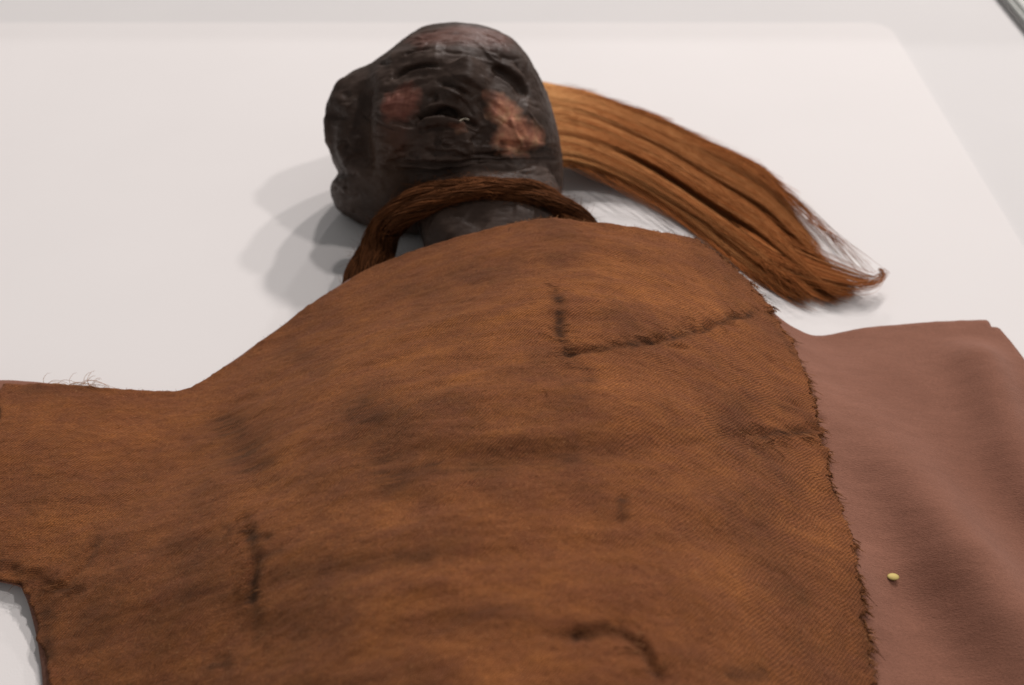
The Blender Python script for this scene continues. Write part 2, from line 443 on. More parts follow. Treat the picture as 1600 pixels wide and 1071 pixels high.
STAIN_SHADE = [([(866, 452), (874, 480), (876, 525), (890, 548)], .0024, .7), ([(876, 548), (930, 546), (980, 540), (1040, 530)], .0024, .85), ([(1040, 530), (1110, 511), (1190, 490)], .0015, .8), ([(870, 550), (915, 580), (920, 620)], .004, .35),  # painted shade of tears, folds and edges, together with real dark stains
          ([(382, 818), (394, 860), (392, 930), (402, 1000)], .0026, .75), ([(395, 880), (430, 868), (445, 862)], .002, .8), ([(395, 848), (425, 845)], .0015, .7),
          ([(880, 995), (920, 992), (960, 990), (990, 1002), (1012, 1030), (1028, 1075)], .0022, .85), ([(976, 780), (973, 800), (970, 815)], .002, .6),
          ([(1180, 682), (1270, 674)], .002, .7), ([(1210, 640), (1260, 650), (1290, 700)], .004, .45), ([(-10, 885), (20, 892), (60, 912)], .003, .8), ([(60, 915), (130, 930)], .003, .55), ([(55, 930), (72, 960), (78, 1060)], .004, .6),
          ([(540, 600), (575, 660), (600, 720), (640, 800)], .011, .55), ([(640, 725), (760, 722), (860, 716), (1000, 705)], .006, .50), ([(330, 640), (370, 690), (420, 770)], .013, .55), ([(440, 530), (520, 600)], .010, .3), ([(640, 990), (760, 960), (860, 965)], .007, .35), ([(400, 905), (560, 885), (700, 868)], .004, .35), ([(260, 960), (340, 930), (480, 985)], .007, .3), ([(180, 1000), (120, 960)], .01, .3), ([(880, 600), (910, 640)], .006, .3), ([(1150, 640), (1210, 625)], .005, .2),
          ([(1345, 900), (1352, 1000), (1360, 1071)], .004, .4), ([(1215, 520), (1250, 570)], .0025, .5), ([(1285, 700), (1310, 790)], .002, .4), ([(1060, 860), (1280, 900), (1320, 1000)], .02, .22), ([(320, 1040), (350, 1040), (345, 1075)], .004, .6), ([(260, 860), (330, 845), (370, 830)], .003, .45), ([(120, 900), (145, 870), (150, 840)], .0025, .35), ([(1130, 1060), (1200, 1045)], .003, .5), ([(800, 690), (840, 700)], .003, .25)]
def relief(xy, items):
    z = np.zeros(len(xy)); j0 = xy + 0.0010 * np.stack([vnoise(np.c_[xy, xy[:, :1] * 0], .009, 11), vnoise(np.c_[xy, xy[:, :1] * 0], .009, 12)], 1) + .0005 * np.stack([vnoise(np.c_[xy, xy[:, :1] * 0], .003, 13), vnoise(np.c_[xy, xy[:, :1] * 0], .003, 14)], 1)
    for pts, w, hgt in items:
        L = lay(pts); L = catmull(L, 14 * len(L)) if len(L) > 2 else L
        m = np.where(((xy > L.min(0) - 3 * w) & (xy < L.max(0) + 3 * w)).all(1))[0]
        if len(m) == 0: continue
        d, _, par = poly_dist((j0 if w < .006 else xy)[m], L)
        e = (lambda u: u * u * (3 - 2 * u))(np.clip(np.minimum(par, 1 - par) / (0.22 if w < .02 else .48), 0, 1)) if w > .006 else np.clip(np.minimum(par, 1 - par) / 0.1, 0.35, 1)
        z[m] += hgt * np.exp(-(d / w) ** 2) * e
    return z

SUP_FOLDS = [([(1290, 560), (1350, 650), (1410, 750), (1452, 825), (1498, 895), (1580, 1000), (1660, 1080), (1760, 1180)], .026, .020), ([(1505, 520), (1535, 580), (1565, 660), (1605, 760), (1680, 880)], .018, .012)]
def drape(xy, off):
    q = np.c_[xy, np.zeros(len(xy))]
    z = mound(xy) + off
    fade = np.clip((z - .004) / .02, 0.25, 1)
    z = z + fade * (.85 * relief(xy, FOLDS) + .0009 * vnoise(q * [1, 2.0, 1], .03, 21) + .0013 * vnoise(q * [1, 1.6, 1], .06, 23) + .0005 * vnoise(q * [1, 2.4, 1], .015, 24))
    return z + relief(xy, SUP_FOLDS)

# ------------------------------------------------------------------ support fabric
V, F, B = cut_sheet(sup_poly, 0.0022)
zs = drape(V, -0.0012) + np.minimum(relief(V, CREASES), 0) * 1.25 - .0004
zs = np.maximum(zs, 0.0014)
support = mesh_obj('support_cloth', np.c_[V, zs], F, M_SUPPORT)
tag(support, 'plain mauve brown backing fabric spread under the torn woollen garment', 'cloth')
sm = support.modifiers.new('thickness', 'SOLIDIFY'); sm.thickness = 0.0010; sm.offset = -1

# ------------------------------------------------------------------ woollen garment
V, F, B = cut_sheet(wool_poly, 0.0012)
q = np.c_[V, np.zeros(len(V))]
zw = drape(V, 0.0010) + relief(V, CREASES) * .7 * np.clip(.75 + .9 * vnoise(q, .009, 44), .15, 1.2) + .00030 * vnoise(q * [1, 2.5, 1], .0045, 31) + .00022 * vnoise(q * [1, 2, 1], .0022, 32)
d_edge, _, _ = poly_dist(V, np.vstack([wool_poly, wool_poly[:1]]))
zw += 0.0008 * np.exp(-(d_edge / .004) ** 2) * (0.6 + vnoise(q, .012, 35))
zw = np.maximum(zw, 0.0030)
rag = np.clip(vnoise(q * [.5, 3, 1], .0045, 41) + .8 * vnoise(q * [.5, 2, 1], .011, 42) + .35, 0, 1)
stain_shade = np.clip(relief(V, [(p_, w_ * (1.35 if w_ < .0031 else 1), h_ * (1.15 if w_ < .0031 else 1)) for p_, w_, h_ in STAIN_SHADE]) * (0.45 + 0.75 * rag), 0, 0.92)
wool = mesh_obj('woollen_garment', np.c_[V, zw], F, M_WOOL)
fcolor(wool, 'stain_shade', stain_shade)
ochre = np.zeros(len(V))
for (a_, b_, r_, k_) in ((800, 610, .055, .9), (960, 430, .060, .8), (720, 500, .06, .7), (1080, 470, .05, .6), (540, 880, .04, .5), (480, 760, .035, .4), (1120, 720, .05, .5), (120, 690, .03, .4), (100, 800, .03, .5), (620, 960, .04, .4)):
    c_ = on_mound(a_, b_)[:2]; ochre = np.maximum(ochre, k_ * np.exp(-(((V - c_) * [1, 1.3]) ** 2).sum(1) / r_ ** 2))
ochre = np.clip(ochre * (1 + .9 * vnoise(q * [1, 1.6, 1], .025, 46) + .5 * vnoise(q * [1, 2, 1], .009, 47)), 0, 1)
fcolor(wool, 'ochre', ochre)
tag(wool, 'worn brown twill wool garment with tears draped over the body', 'garment')
sm = wool.modifiers.new('thickness', 'SOLIDIFY'); sm.thickness = 0.0013; sm.offset = -1
WOOL_V = np.c_[V, zw]

def strands(name, paths, r0, tone, mat, parent, taper=0.3, sides=3):
    n_, m_, _ = paths.shape
    rad = r0[:, None] * np.linspace(1, taper, m_)[None]
    Vt, Ft = tubes(paths, rad, sides)
    o = mesh_obj(name, Vt, Ft, mat, parent)
    if tone.ndim == 1: tone = np.repeat(tone[:, None], m_, 1)
    fcolor(o, 'tone', np.repeat(tone[:, :, None], sides, 2).ravel())
    return tag(o, kind='stuff')

def wool_z(xy):
    return drape(xy, 0.0010)
# frayed weft ends along the torn side
L = wool_right_d; s = rng.random(1500) ** 0.8 * (len(L) - 2); i = s.astype(int)
root = L[i] + (L[i + 1] - L[i]) * (s - i)[:, None]
dn_ = .35 + .65 * (np.sin(s * .21) * np.sin(s * .057 + 1) > -.1); ln = rng.uniform(.001, .0045, 1500) * np.where(rng.random(1500) < .12, 1.7, 1) * dn_
ang = rng.normal(-0.05, 0.35, 1500)
tt = np.linspace(0, 1, 5)
curl = rng.normal(0, .5, 1500)
dx = np.cos(ang[:, None] + curl[:, None] * tt) ; dy = np.sin(ang[:, None] + curl[:, None] * tt)
step = ln[:, None] / 4
px_ = root[:, :1] - .0015 + np.cumsum(dx * step, 1); py_ = root[:, 1:2] + np.cumsum(dy * step, 1)
pz = wool_z(np.stack([px_.ravel(), py_.ravel()], 1)).reshape(px_.shape) + rng.normal(.0002, .0004, 1500)[:, None]
strands('frayed_fringe', np.stack([px_, py_, pz], -1), rng.uniform(.00014, .00034, 1500), np.clip(rng.normal(.45, .2, 1500), 0, 1), M_THREAD, wool)
# short broken threads along the neck and shoulder edge
LT = dens(wool_top, 200, 0.0006, 1); NT_ = 420
s = np.where(rng.random(NT_) < .6, rng.uniform(135, 198, NT_), rng.uniform(4, 135, NT_)); i = s.astype(int)
root = LT[i] + (LT[i + 1] - LT[i]) * (s - i)[:, None]; tt = np.linspace(0, 1, 5)
ln = rng.uniform(.0008, .0035, NT_) * np.where(s > 135, 1.2, .8)
ang = rng.normal(1.2, .6, NT_); curl = rng.normal(0, .9, NT_)
px_ = root[:, :1] + np.cumsum(np.cos(ang[:, None] + curl[:, None] * tt) * ln[:, None] / 4, 1); py_ = root[:, 1:2] - .0012 + np.cumsum(np.sin(ang[:, None] + curl[:, None] * tt) * ln[:, None] / 4, 1)
zr = wool_z(root)[:, None] + rng.uniform(0, .0006, NT_)[:, None] + 0 * px_
strands('edge_thread', np.stack([px_, py_, zr], -1), rng.uniform(.00008, .0002, NT_), np.clip(rng.normal(.5, .22, NT_), 0, 1), M_THREAD, wool)
# small fibres standing off the cloth and along its upper edge
N = 2200
pick = rng.integers(0, len(WOOL_V), N); c = WOOL_V[pick] + np.c_[rng.normal(0, .0006, (N, 2)), np.zeros(N)]
ang = rng.normal(0.1, 0.5, N) + np.where(rng.random(N) < .3, .9, 0); ln = rng.uniform(.0012, .0042, N)
cur = rng.normal(0, .8, N)
dx = np.cos(ang[:, None] + cur[:, None] * tt) * ln[:, None] / 4; dy = np.sin(ang[:, None] + cur[:, None] * tt) * ln[:, None] / 4
px_ = c[:, :1] + np.cumsum(dx, 1); py_ = c[:, 1:2] + np.cumsum(dy, 1)
pz = c[:, 2:3] + .0002 + np.sin(tt * math.pi)[None] * rng.uniform(.0001, .0007, N)[:, None]
strands('loose_fibre', np.stack([px_, py_, pz], -1), rng.uniform(.00005, .00011, N), np.clip(rng.normal(.5, .22, N), 0, 1), M_THREAD, wool)
# fly-away tuft at the sleeve top
tuft = []
for a in range(26):
    x0 = rng.uniform(62, 150); p0 = (x0, 603 + rng.uniform(-2, 4)); k_ = rng.uniform(.3, 1)
    if rng.random() < .35: pts_ = [(p0[0], p0[1], .013), (p0[0] - 3, p0[1] - 12 * k_, .015), (p0[0] + 3, p0[1] - 24 * k_, .016), (p0[0] + 9, p0[1] - 26 * k_, .016)]
    else: pts_ = [(p0[0], p0[1], .013), (p0[0] + 10, p0[1] - 9 * k_, .014), (p0[0] + 26, p0[1] - 7 * k_, .014), (p0[0] + 44, p0[1] + 3, .013)]
    tuft.append(catmull([at_z(*w_) for w_ in pts_], 9))
tuft = np.array(tuft)
strands('thread_tuft', tuft, rng.uniform(.00012, .00022, len(tuft)), rng.uniform(.7, 1.0, len(tuft)), M_THREAD, wool, .5)
# loose yarn ends around the tears
tear = []
for pts_, n_ in (([(876, 548), (980, 540), (1110, 510), (1195, 488)], 60), ([(866, 448), (876, 520), (912, 585)], 25), ([(382, 812), (396, 880), (390, 930), (408, 1012)], 50),
                 ([(880, 995), (960, 990), (1012, 1030), (1026, 1062)], 40), ([(1130, 682), (1290, 672)], 35), ([(1170, 695), (1290, 696)], 25), ([(30, 905), (140, 925)], 35)):
    L = catmull(lay(pts_), 40)
    for a in range(n_):
        p = L[rng.integers(0, 39)] + rng.normal(0, .0016, 2); an = rng.normal(.05, .18) + (math.pi if rng.random() < .5 else 0); l_ = rng.uniform(.003, .009); cu = rng.normal(0, .5)
        w_ = p + np.cumsum(np.c_[np.cos(an + cu * np.linspace(0, 1, 7)), np.sin(an + cu * np.linspace(0, 1, 7))] * l_ / 6, 0)
        zz = wool_z(w_) + .0004 + np.sin(np.linspace(0, 1, 7) * math.pi) * rng.uniform(.0001, .0005)
        tear.append(np.c_[w_, zz])
tear = np.array(tear)
strands('torn_yarn', tear, rng.uniform(.00010, .00022, len(tear)), np.clip(rng.normal(.42, .2, len(tear)), 0, 1), M_THREAD, wool, .7)

# ------------------------------------------------------------------ the head: one continuous body of head, ear and neck
HC = at_z(694, 195, 0.0605)
OUT = np.array([(705, 33), (661, 38), (632, 56), (608, 76), (576, 98), (546, 112), (524, 130), (509, 162), (505, 191), (510, 227), (518, 255), (527, 273), (516, 287), (515, 305), (526, 331), (560, 353),
                (600, 368), (660, 372), (720, 365), (790, 350), (845, 335), (879, 307), (881, 259), (875, 211), (865, 171), (853, 134), (837, 104), (817, 76), (793, 54), (761, 40)], float)
vdir = HC - CPOS; dist = np.linalg.norm(vdir); vdir /= dist
uu = RGT; ww = np.cross(uu, vdir)
def plane_pt(px, py):
    d = ray(px, py); return CPOS + d * ((HC - CPOS) @ vdir / (d @ vdir))
ol = np.array([[(plane_pt(*p) - HC) @ uu, (plane_pt(*p) - HC) @ ww] for p in OUT])
ol_c = catmull(np.vstack([ol[-2:], ol, ol[:3]]), 800)
ang_o = np.unwrap(np.arctan2(ol_c[:, 1], ol_c[:, 0])); r_o = np.linalg.norm(ol_c, axis=1)
amod = np.mod(ang_o, 2 * math.pi); order = np.argsort(amod)
am, rm = amod[order], r_o[order]
def outline_r(a): return np.interp(np.mod(a, 2 * math.pi), am, rm, period=2 * math.pi)
bm = bmesh.new(); bmesh.ops.create_icosphere(bm, subdivisions=6, radius=1)
S = np.array([v.co[:] for v in bm.verts]); bm.faces.ensure_lookup_table()
FT = np.array([[v.index for v in f.verts] for f in bm.faces]); bm.free()
a_ = np.arctan2(S[:, 1], S[:, 0]); rho = np.hypot(S[:, 0], S[:, 1])
R = outline_r(a_)
Rs = np.full_like(R, .0)
for kk in np.linspace(-.5, .5, 11): Rs += outline_r(a_ + kk) / 11
wgt = rho ** 6
rr = (R * wgt + Rs * (1 - wgt)) * rho ** 0.93 * 0.985
depth = np.where(S[:, 2] > 0, 0.066, 0.060) * np.sign(S[:, 2]) * np.abs(S[:, 2]) ** 1.0
HV = HC + rr[:, None] * (np.cos(a_)[:, None] * uu + np.sin(a_)[:, None] * ww) - depth[:, None] * vdir
# ear side is thinner front to back than the skull
leftness = np.clip((-(HV - HC) @ uu - 0.055) / 0.03, 0, 1)
HV -= vdir * 0  # keep
HV[:, 2] = np.where(HV[:, 2] < 0.004, 0.004 + (HV[:, 2] - 0.004) * 0.08, HV[:, 2])
HV[:, 2] = np.maximum(HV[:, 2], 0.0)
allV, allF = [HV], [FT]
def add_ell(c, r, rotx=0, n_=4):
    b = bmesh.new(); bmesh.ops.create_icosphere(b, subdivisions=n_, radius=1)
    v = np.array([w_.co[:] for w_ in b.verts]) * r; f = np.array([[x.index for x in g.verts] for g in b.faces]); b.free()
    cx_, sx_ = math.cos(rotx), math.sin(rotx)
    v = v @ np.array([[1, 0, 0], [0, cx_, sx_], [0, -sx_, cx_]])
    off = sum(len(x) for x in allV); allV.append(v + c); allF.append(f + off)
# neck running under the garment, and the top of the chest it meets
add_ell(np.array([-0.014, 0.605, 0.038]), (0.050, 0.066, 0.029), math.radians(10))
add_ell(np.array([-0.010, 0.540, 0.027]), (0.050, 0.065, 0.022))
add_ell(np.array([0.004, 0.455, 0.034]), (0.080, 0.055, 0.024))
me = bpy.data.meshes.new('raw'); AV, AF = np.vstack(allV), np.vstack(allF)
me.from_pydata(AV.tolist(), [], AF.tolist()); me.update()
tmp = bpy.data.objects.new('raw', me); COL.objects.link(tmp)
rm_ = tmp.modifiers.new('r', 'REMESH'); rm_.mode = 'VOXEL'; rm_.voxel_size = 0.00075
sm_ = tmp.modifiers.new('s', 'SMOOTH'); sm_.factor = 0.5; sm_.iterations = 5
dg = bpy.context.evaluated_depsgraph_get()
body_me = bpy.data.meshes.new_from_object(tmp.evaluated_get(dg))
bpy.data.objects.remove(tmp)
nv = len(body_me.vertices)
BV = np.empty(nv * 3, np.float32); body_me.vertices.foreach_get('co', BV); BV = BV.reshape(-1, 3).astype(float)
polys = [tuple(p.vertices) for p in body_me.polygons]
def rebuild():
    body_me.vertices.foreach_set('co', BV.astype(np.float32).ravel()); body_me.update()
    nn = np.empty(nv * 3, np.float32); body_me.vertices.foreach_get('normal', nn)
    return nn.reshape(-1, 3).astype(float), BVHTree.FromPolygons([Vector(v) for v in BV], polys)
NRM, bvh = rebuild()
def hit(px, py):
    d = ray(px, py); h_ = bvh.ray_cast(Vector(CPOS), Vector(d))
    return np.array(h_[0]) if h_[0] is not None else None
def stroke(pts, w, hgt, dirn=None, sharp=2.0):
    L = [hit(*p) for p in pts]; L = np.array([x for x in L if x is not None])
    if len(L) == 0: return
    L = catmull(L, 5 * len(L)) if len(L) > 2 else (L if len(L) == 2 else np.vstack([L, L + 1e-5]))
    m = np.where(((BV > L.min(0) - 3 * w) & (BV < L.max(0) + 3 * w)).all(1))[0]
    d, _, par = poly_dist(BV[m], L)
    e = np.clip(np.minimum(par, 1 - par) / 0.18, 0.25, 1) if len(pts) > 1 else 1
    g = hgt * np.exp(-(d / w) ** sharp) * e
    BV[m] += g[:, None] * (NRM[m] if dirn is None else dirn)
def disc(px, py, w, hgt): stroke([(px, py)], w, hgt)
# -- big forms
for args in [
    # ear: hollow behind the cheek, rim, lobe
    ([(568, 116), (560, 150), (559, 195), (562, 240), (568, 285)], .0105, -.0105),
    ([(556, 165), (552, 190), (556, 212)], .0065, -.0075),
    ([(548, 118), (527, 140), (517, 175), (516, 210), (524, 250)], .0055, .0030), ([(512, 178), (530, 182), (556, 180)], .0030, -.0035), ([(520, 160), (545, 158)], .006, .003), ([(530, 225), (545, 250)], .006, .003),
    ([(524, 283), (545, 296)], .0035, .0025), ([(530, 272), (552, 274), (570, 270)], .0028, -.0035),
    ([(520, 305), (545, 308), (565, 305)], .002, -.0018), ([(530, 320), (556, 330)], .003, .002),
    # cheeks and jaw
    ([(600, 150), (610, 200), (640, 240)], .015, .0045), ([(800, 170), (830, 200), (830, 235)], .017, .0050),
    ([(640, 235), (700, 252), (780, 250)], .010, .0030),
    # brow, eye hollows, nose
    ([(600, 94), (650, 84), (700, 80)], .009, .0034), ([(760, 78), (800, 88), (828, 112)], .008, .0030),
    ([(610, 122), (640, 110), (672, 104)], .0065, -.0026), ([(768, 102), (796, 120), (826, 150)], .0090, -.0036),
    ([(726, 90), (730, 112), (724, 138)], .0088, .0082), ([(714, 140)], .0080, .0058), ([(692, 150), (722, 158)], .0060, .0020),
    ([(686, 148), (668, 162), (650, 180)], .0035, -.0028), ([(744, 150), (756, 172), (760, 198)], .0040, -.0036),
    ([(520, 150), (514, 190), (520, 235)], .0040, .0026), ([(540, 140), (536, 165)], .004, -.003), ([(536, 215), (540, 245)], .0035, -.003), ([(522, 262), (540, 258)], .003, .0025),
    # mouth area and chin
    ([(650, 182), (668, 172), (690, 167), (712, 172), (730, 184)], .008, .0025),
    ([(655, 196), (690, 192), (735, 198)], .006, .0040), ([(680, 218), (710, 222), (740, 216)], .011, .0050),
    ([(745, 205), (760, 222)], .006, -.0030)]:
    stroke(*args)
NRM, bvh = rebuild()
# -- openings and folds
for args in [
    ([(648, 187), (660, 179), (676, 173), (694, 172), (710, 178), (720, 184)], .0024, -.0105, None, 3.0),
    ([(664, 180), (690, 174), (710, 179)], .0020, -.0040, None, 3.0),
    ([(712, 181), (726, 187), (738, 193), (750, 201)], .0020, -.0042),
    ([(660, 204), (690, 201), (722, 200)], .0018, -.0020),
    ([(606, 128), (628, 116), (645, 108), (665, 103), (690, 103)], .0019, -.0036), ([(640, 97), (665, 92), (690, 93)], .0038, .0020),
    ([(632, 116), (655, 112), (676, 110)], .0018, .0016),
    ([(630, 86), (640, 81), (655, 76), (674, 75)], .0014, -.0020), ([(692, 79), (708, 82), (724, 81)], .0012, -.0009),
    ([(590, 100), (612, 98)], .0018, -.002),
    ([(684, 127), (700, 131), (720, 141), (736, 152)], .0019, -.0034), ([(684, 140), (676, 150), (682, 158)], .0022, -.0014),
    ([(766, 102), (790, 119), (810, 137), (830, 156)], .0034, -.0026), ([(776, 113), (798, 130), (816, 148)], .0011, -.0018), ([(770, 98), (795, 106), (818, 124)], .0028, .0015),
    ([(756, 118), (748, 140)], .004, .0015),
    ([(775, 222), (800, 228), (816, 224)], .0022, -.0032), ([(730, 243), (770, 242), (785, 245)], .0014, -.0026), ([(768, 236), (800, 232)], .002, .002),
    ([(800, 241), (830, 238), (866, 236)], .0018, -.0028), ([(770, 246), (800, 247), (835, 244)], .0016, .0012),
    ([(620, 252), (660, 256), (700, 258), (740, 252), (770, 250)], .0018, -.0030), ([(640, 246), (690, 249), (730, 247)], .0018, .0014),
    ([(610, 264), (650, 268), (700, 268), (760, 262), (800, 262), (850, 258)], .0024, -.0042), ([(620, 258), (700, 263), (760, 257)], .0016, .0014),
    ([(640, 276), (700, 277), (780, 270)], .002, -.003), ([(812, 256), (850, 250), (872, 250)], .0015, -.0018), ([(800, 268), (845, 272), (872, 268)], .0018, -.002),
    ([(590, 180), (640, 196), (650, 192)], .0018, -.0016), ([(600, 235), (640, 228)], .0018, -.0014), ([(660, 236), (700, 240)], .0016, -.0014),
    ([(600, 150), (596, 180)], .001, .0006), ([(612, 145), (606, 182)], .0010, -.0008), ([(622, 143), (616, 182)], .0010, .0008), ([(634, 140), (626, 180)], .001, -.0008), ([(645, 140), (638, 172)], .001, .0006)]:
    stroke(*args)
# lids and lips
for args in [([(612, 118), (640, 103), (668, 98), (690, 99)], .0017, .0016), ([(616, 130), (642, 116), (668, 109), (690, 108)], .0018, .0014),
             ([(772, 98), (798, 110), (824, 134)], .0020, .0014), ([(764, 110), (786, 128), (806, 148)], .0020, .0014),
             ([(652, 178), (672, 168), (694, 165), (716, 171)], .0018, .0015), ([(656, 192), (684, 185), (710, 189), (730, 195)], .0022, .0020), ([(690, 138), (706, 144), (724, 152)], .0022, .0018)]:
    stroke(*args)
# fine leathery wrinkles
r2 = np.random.default_rng(5)
for cx_, cy_, sx_, sy_, a0, n_ in ((700, 250, 90, 16, 0.0, 30), (680, 70, 60, 18, -.1, 8), (800, 90, 40, 30, .7, 9), (640, 120, 40, 20, -.35, 12), (840, 215, 25, 50, -.1, 10), (600, 230, 25, 40, .3, 10), (535, 190, 18, 60, -.6, 10), (535, 300, 15, 15, .1, 5), (690, 215, 50, 20, 0.1, 14), (770, 180, 60, 40, .8, 10)):
    for _ in range(n_):
        x0, y0 = cx_ + r2.normal(0, sx_ * .6), cy_ + r2.normal(0, sy_ * .6); l_ = r2.uniform(12, 34); an = a0 + r2.normal(0, .25); b_ = r2.normal(0, 3)
        stroke([(x0 - l_ * math.cos(an), y0 - l_ * math.sin(an)), (x0, y0 + b_), (x0 + l_ * math.cos(an), y0 + l_ * math.sin(an))], r2.uniform(.0008, .0016), r2.choice([-1, -1, 1]) * r2.uniform(.0005, .0013))
f_ = np.clip((BV[:, 1] - .60) / .01, 0, 1)
BV += NRM * (.0005 * vnoise(BV * [1, 2.2, 2.2], .012, 51) + .0002 * vnoise(BV * [1, 2.5, 2.5], .005, 52) + .0009 * vnoise(BV, .022, 53))[:, None]
BV[:, 2] = np.maximum(BV[:, 2], 0.0)
# neck cords
NRM, bvh = rebuild()
for args in [([(676, 338), (712, 372)], .007, .0022), ([(652, 345), (660, 385)], .006, -.003), ([(800, 325), (840, 338)], .007, .002), ([(725, 335), (760, 356)], .006, -.002)]:
    stroke(*args)
NRM, bvh = rebuild()
body_me.polygons.foreach_set('use_smooth', np.ones(len(body_me.polygons), bool))
body_me.materials.clear(); body_me.materials.append(M_SKIN)
body_me.name = 'person'
person = bpy.data.objects.new('person', body_me); COL.objects.link(person)
tag(person, 'mummified body lying face up with dark wrinkled face and open mouth', 'mummy')
# colour zones that belong to the skin itself (bared pinkish layers)
def zone(polys_px, soft):
    vis = np.zeros(nv)
    for poly in polys_px:
        P3 = np.array([hit(*p) for p in poly if hit(*p) is not None]); c_ = P3.mean(0)
        loc = BV - c_
        nrm = np.linalg.svd(P3 - c_)[2][2]
        e1 = np.linalg.svd(P3 - c_)[2][0]; e2 = np.cross(nrm, e1)
        q2 = np.stack([loc @ e1, loc @ e2], 1); p2 = np.stack([(P3 - c_) @ e1, (P3 - c_) @ e2], 1)
        jit = .0022 * np.stack([vnoise(BV, .006, 61), vnoise(BV, .006, 62)], 1) + .0012 * np.stack([vnoise(BV, .0022, 63), vnoise(BV, .0022, 64)], 1)
        ins = inside(q2 + jit, p2); d, _, _ = poly_dist(q2 + jit, np.vstack([p2, p2[:1]]))
        near = np.abs(loc @ nrm) < .03
        vis = np.maximum(vis, np.where(near, np.clip(np.where(ins, .5 + d / soft, .5 - d / soft), 0, 1), 0))
    return vis
pale = zone([[(764, 148), (784, 150), (800, 162), (812, 185), (826, 196), (846, 208), (846, 222), (820, 238), (795, 236), (772, 220), (786, 206), (776, 188), (765, 168)]], .009) * .9
pale = np.maximum(pale, .45 * zone([[(775, 238), (800, 232), (812, 240), (785, 246)]], .002))
pale = np.maximum(pale, .35 * zone([[(708, 196), (722, 194), (728, 202), (712, 205)]], .003))
pale *= np.clip(.85 + .5 * vnoise(BV, .007, 71), 0, 1)
rust = zone([[(606, 148), (640, 132), (656, 146), (652, 168), (636, 186), (604, 190), (596, 172)]], .006) * .8
rust = np.maximum(rust, .40 * zone([[(640, 62), (690, 45), (740, 42), (800, 62), (790, 76), (720, 68), (660, 72)]], .010))
rust = np.maximum(rust, .30 * zone([[(595, 198), (630, 200), (625, 240), (600, 245)]], .010))
brown = .75 * zone([[(575, 200), (625, 205), (640, 290), (590, 330), (572, 280)]], .014)
for nm, vv in (('pale', pale), ('rust', rust), ('brown', brown)): fcolor(person, nm, vv)
# small pale glossy arc at the corner of the mouth
tp = [hit(718, 190), hit(723, 187), hit(728, 186.5), hit(733, 188)]
if all(x is not None for x in tp):
    pth = catmull(np.array(tp) + np.array([0, -.0006, .0006]), 12)[None]
    Vt, Ft = tubes(pth, np.full((1, 12), .00038), 6); mesh_obj('pale_arc', Vt, Ft, M_PALE_ARC, person)

# ------------------------------------------------------------------ hair: the long ponytail, locks of strands
UP = [(846, 128), (880, 135), (920, 143), (975, 163), (1030, 182), (1085, 210), (1140, 235), (1195, 263), (1250, 315), (1305, 378), (1345, 418), (1382, 428)]
LOW = [(862, 262), (895, 262), (945, 278), (1000, 305), (1050, 338), (1095, 370), (1135, 402), (1172, 430), (1200, 449), (1236, 470), (1268, 486), (1302, 496)]
NP = 26
U = catmull(UP, NP); Lw = catmull(LOW, NP)
locks = []
for a0, e0 in ((-.03, .64), (.08, .67), (.20, .74), (.31, .80), (.42, .98), (.54, .95), (.66, .97), (.78, .87), (.90, .80)):
    for n_ in range(5): locks.append((a0 + rng.normal(0, .045), rng.uniform(.75, 1.0), e0 * rng.uniform(.92, 1.04)))
cen = np.array([l[0] for l in locks]); lt = np.array([l[1] for l in locks]); le = np.array([l[2] for l in locks])
NS = 14000
li = rng.integers(0, len(locks), NS)
off = rng.normal(0, .048, NS); hgt_ = rng.random(NS)
endf = le[li] * (1.06 - .34 * rng.random(NS) ** 1.4)
wisp = rng.random(NS) < .08
endf = np.minimum(np.where(wisp, endf * 1.06, endf), 1 - .16 * rng.random(NS))
tt = np.linspace(0, 1, NP)[None] * endf[:, None]
ph = rng.uniform(0, 6.28, len(locks))
acr = cen[li][:, None] + off[:, None] * (1 + .5 * np.sin(tt * 5 + ph[li][:, None])) * np.where(wisp, 2.0, 1)[:, None] * (1 - .25 * tt)
acr += .035 * np.sin(tt * 5.5 + ph[li][:, None]) * np.clip(tt * 2.5, 0, 1) * (1 - .3 * tt)
acr += rng.normal(0, .016, NS)[:, None] * tt + .014 * np.sin(tt * rng.uniform(4, 14, NS)[:, None] + rng.uniform(0, 6, NS)[:, None])
acr = .5 + (np.clip(acr, -.06, 1.06) - .5) * .90
fi = np.clip(tt, 0, 1) * (NP - 1); i0 = np.minimum(fi.astype(int), NP - 2); fr = (fi - i0)[..., None]
Up = U[i0] * (1 - fr) + U[i0 + 1] * fr; Lp = Lw[i0] * (1 - fr) + Lw[i0 + 1] * fr
pp = Up * (1 - acr[..., None]) + Lp * acr[..., None]
# thickness: higher in the middle of each lock, resting on the board toward the tips
dl = np.abs(off)[:, None] / .06
crown = np.sqrt(np.clip(1 - (2 * np.clip(acr, 0, 1) - 1) ** 2, .02, 1))
basez = .024 * np.exp(-(tt / .20) ** 2) + .0008
thick = (.016 * (1 - .60 * tt)) * crown
z_ = basez + thick * (.25 + .75 * np.sqrt(hgt_)[:, None]) * (1 - .18 * np.clip(dl, 0, 1) ** 1.5) * (.5 + .5 * lt[li][:, None])
z_ += .0018 * crown * np.sin(ph[li] * 3)[:, None] * np.clip(tt * 3, 0, 1)
for ga, gs, gd in ((.33, .08, .0050), (.60, .20, .0065)):
    z_ -= gd * np.exp(-((acr - ga - .12 * (tt - .3)) / .045) ** 2) * np.clip((tt - gs) / .15, 0, 1) * np.clip((1.02 - tt) / .25, 0, 1)
z_ = np.maximum(z_, .0006)
dvec = FWD * FPX + RGT * (pp[..., :1] - W / 2) + UPV * (H / 2 - pp[..., 1:])
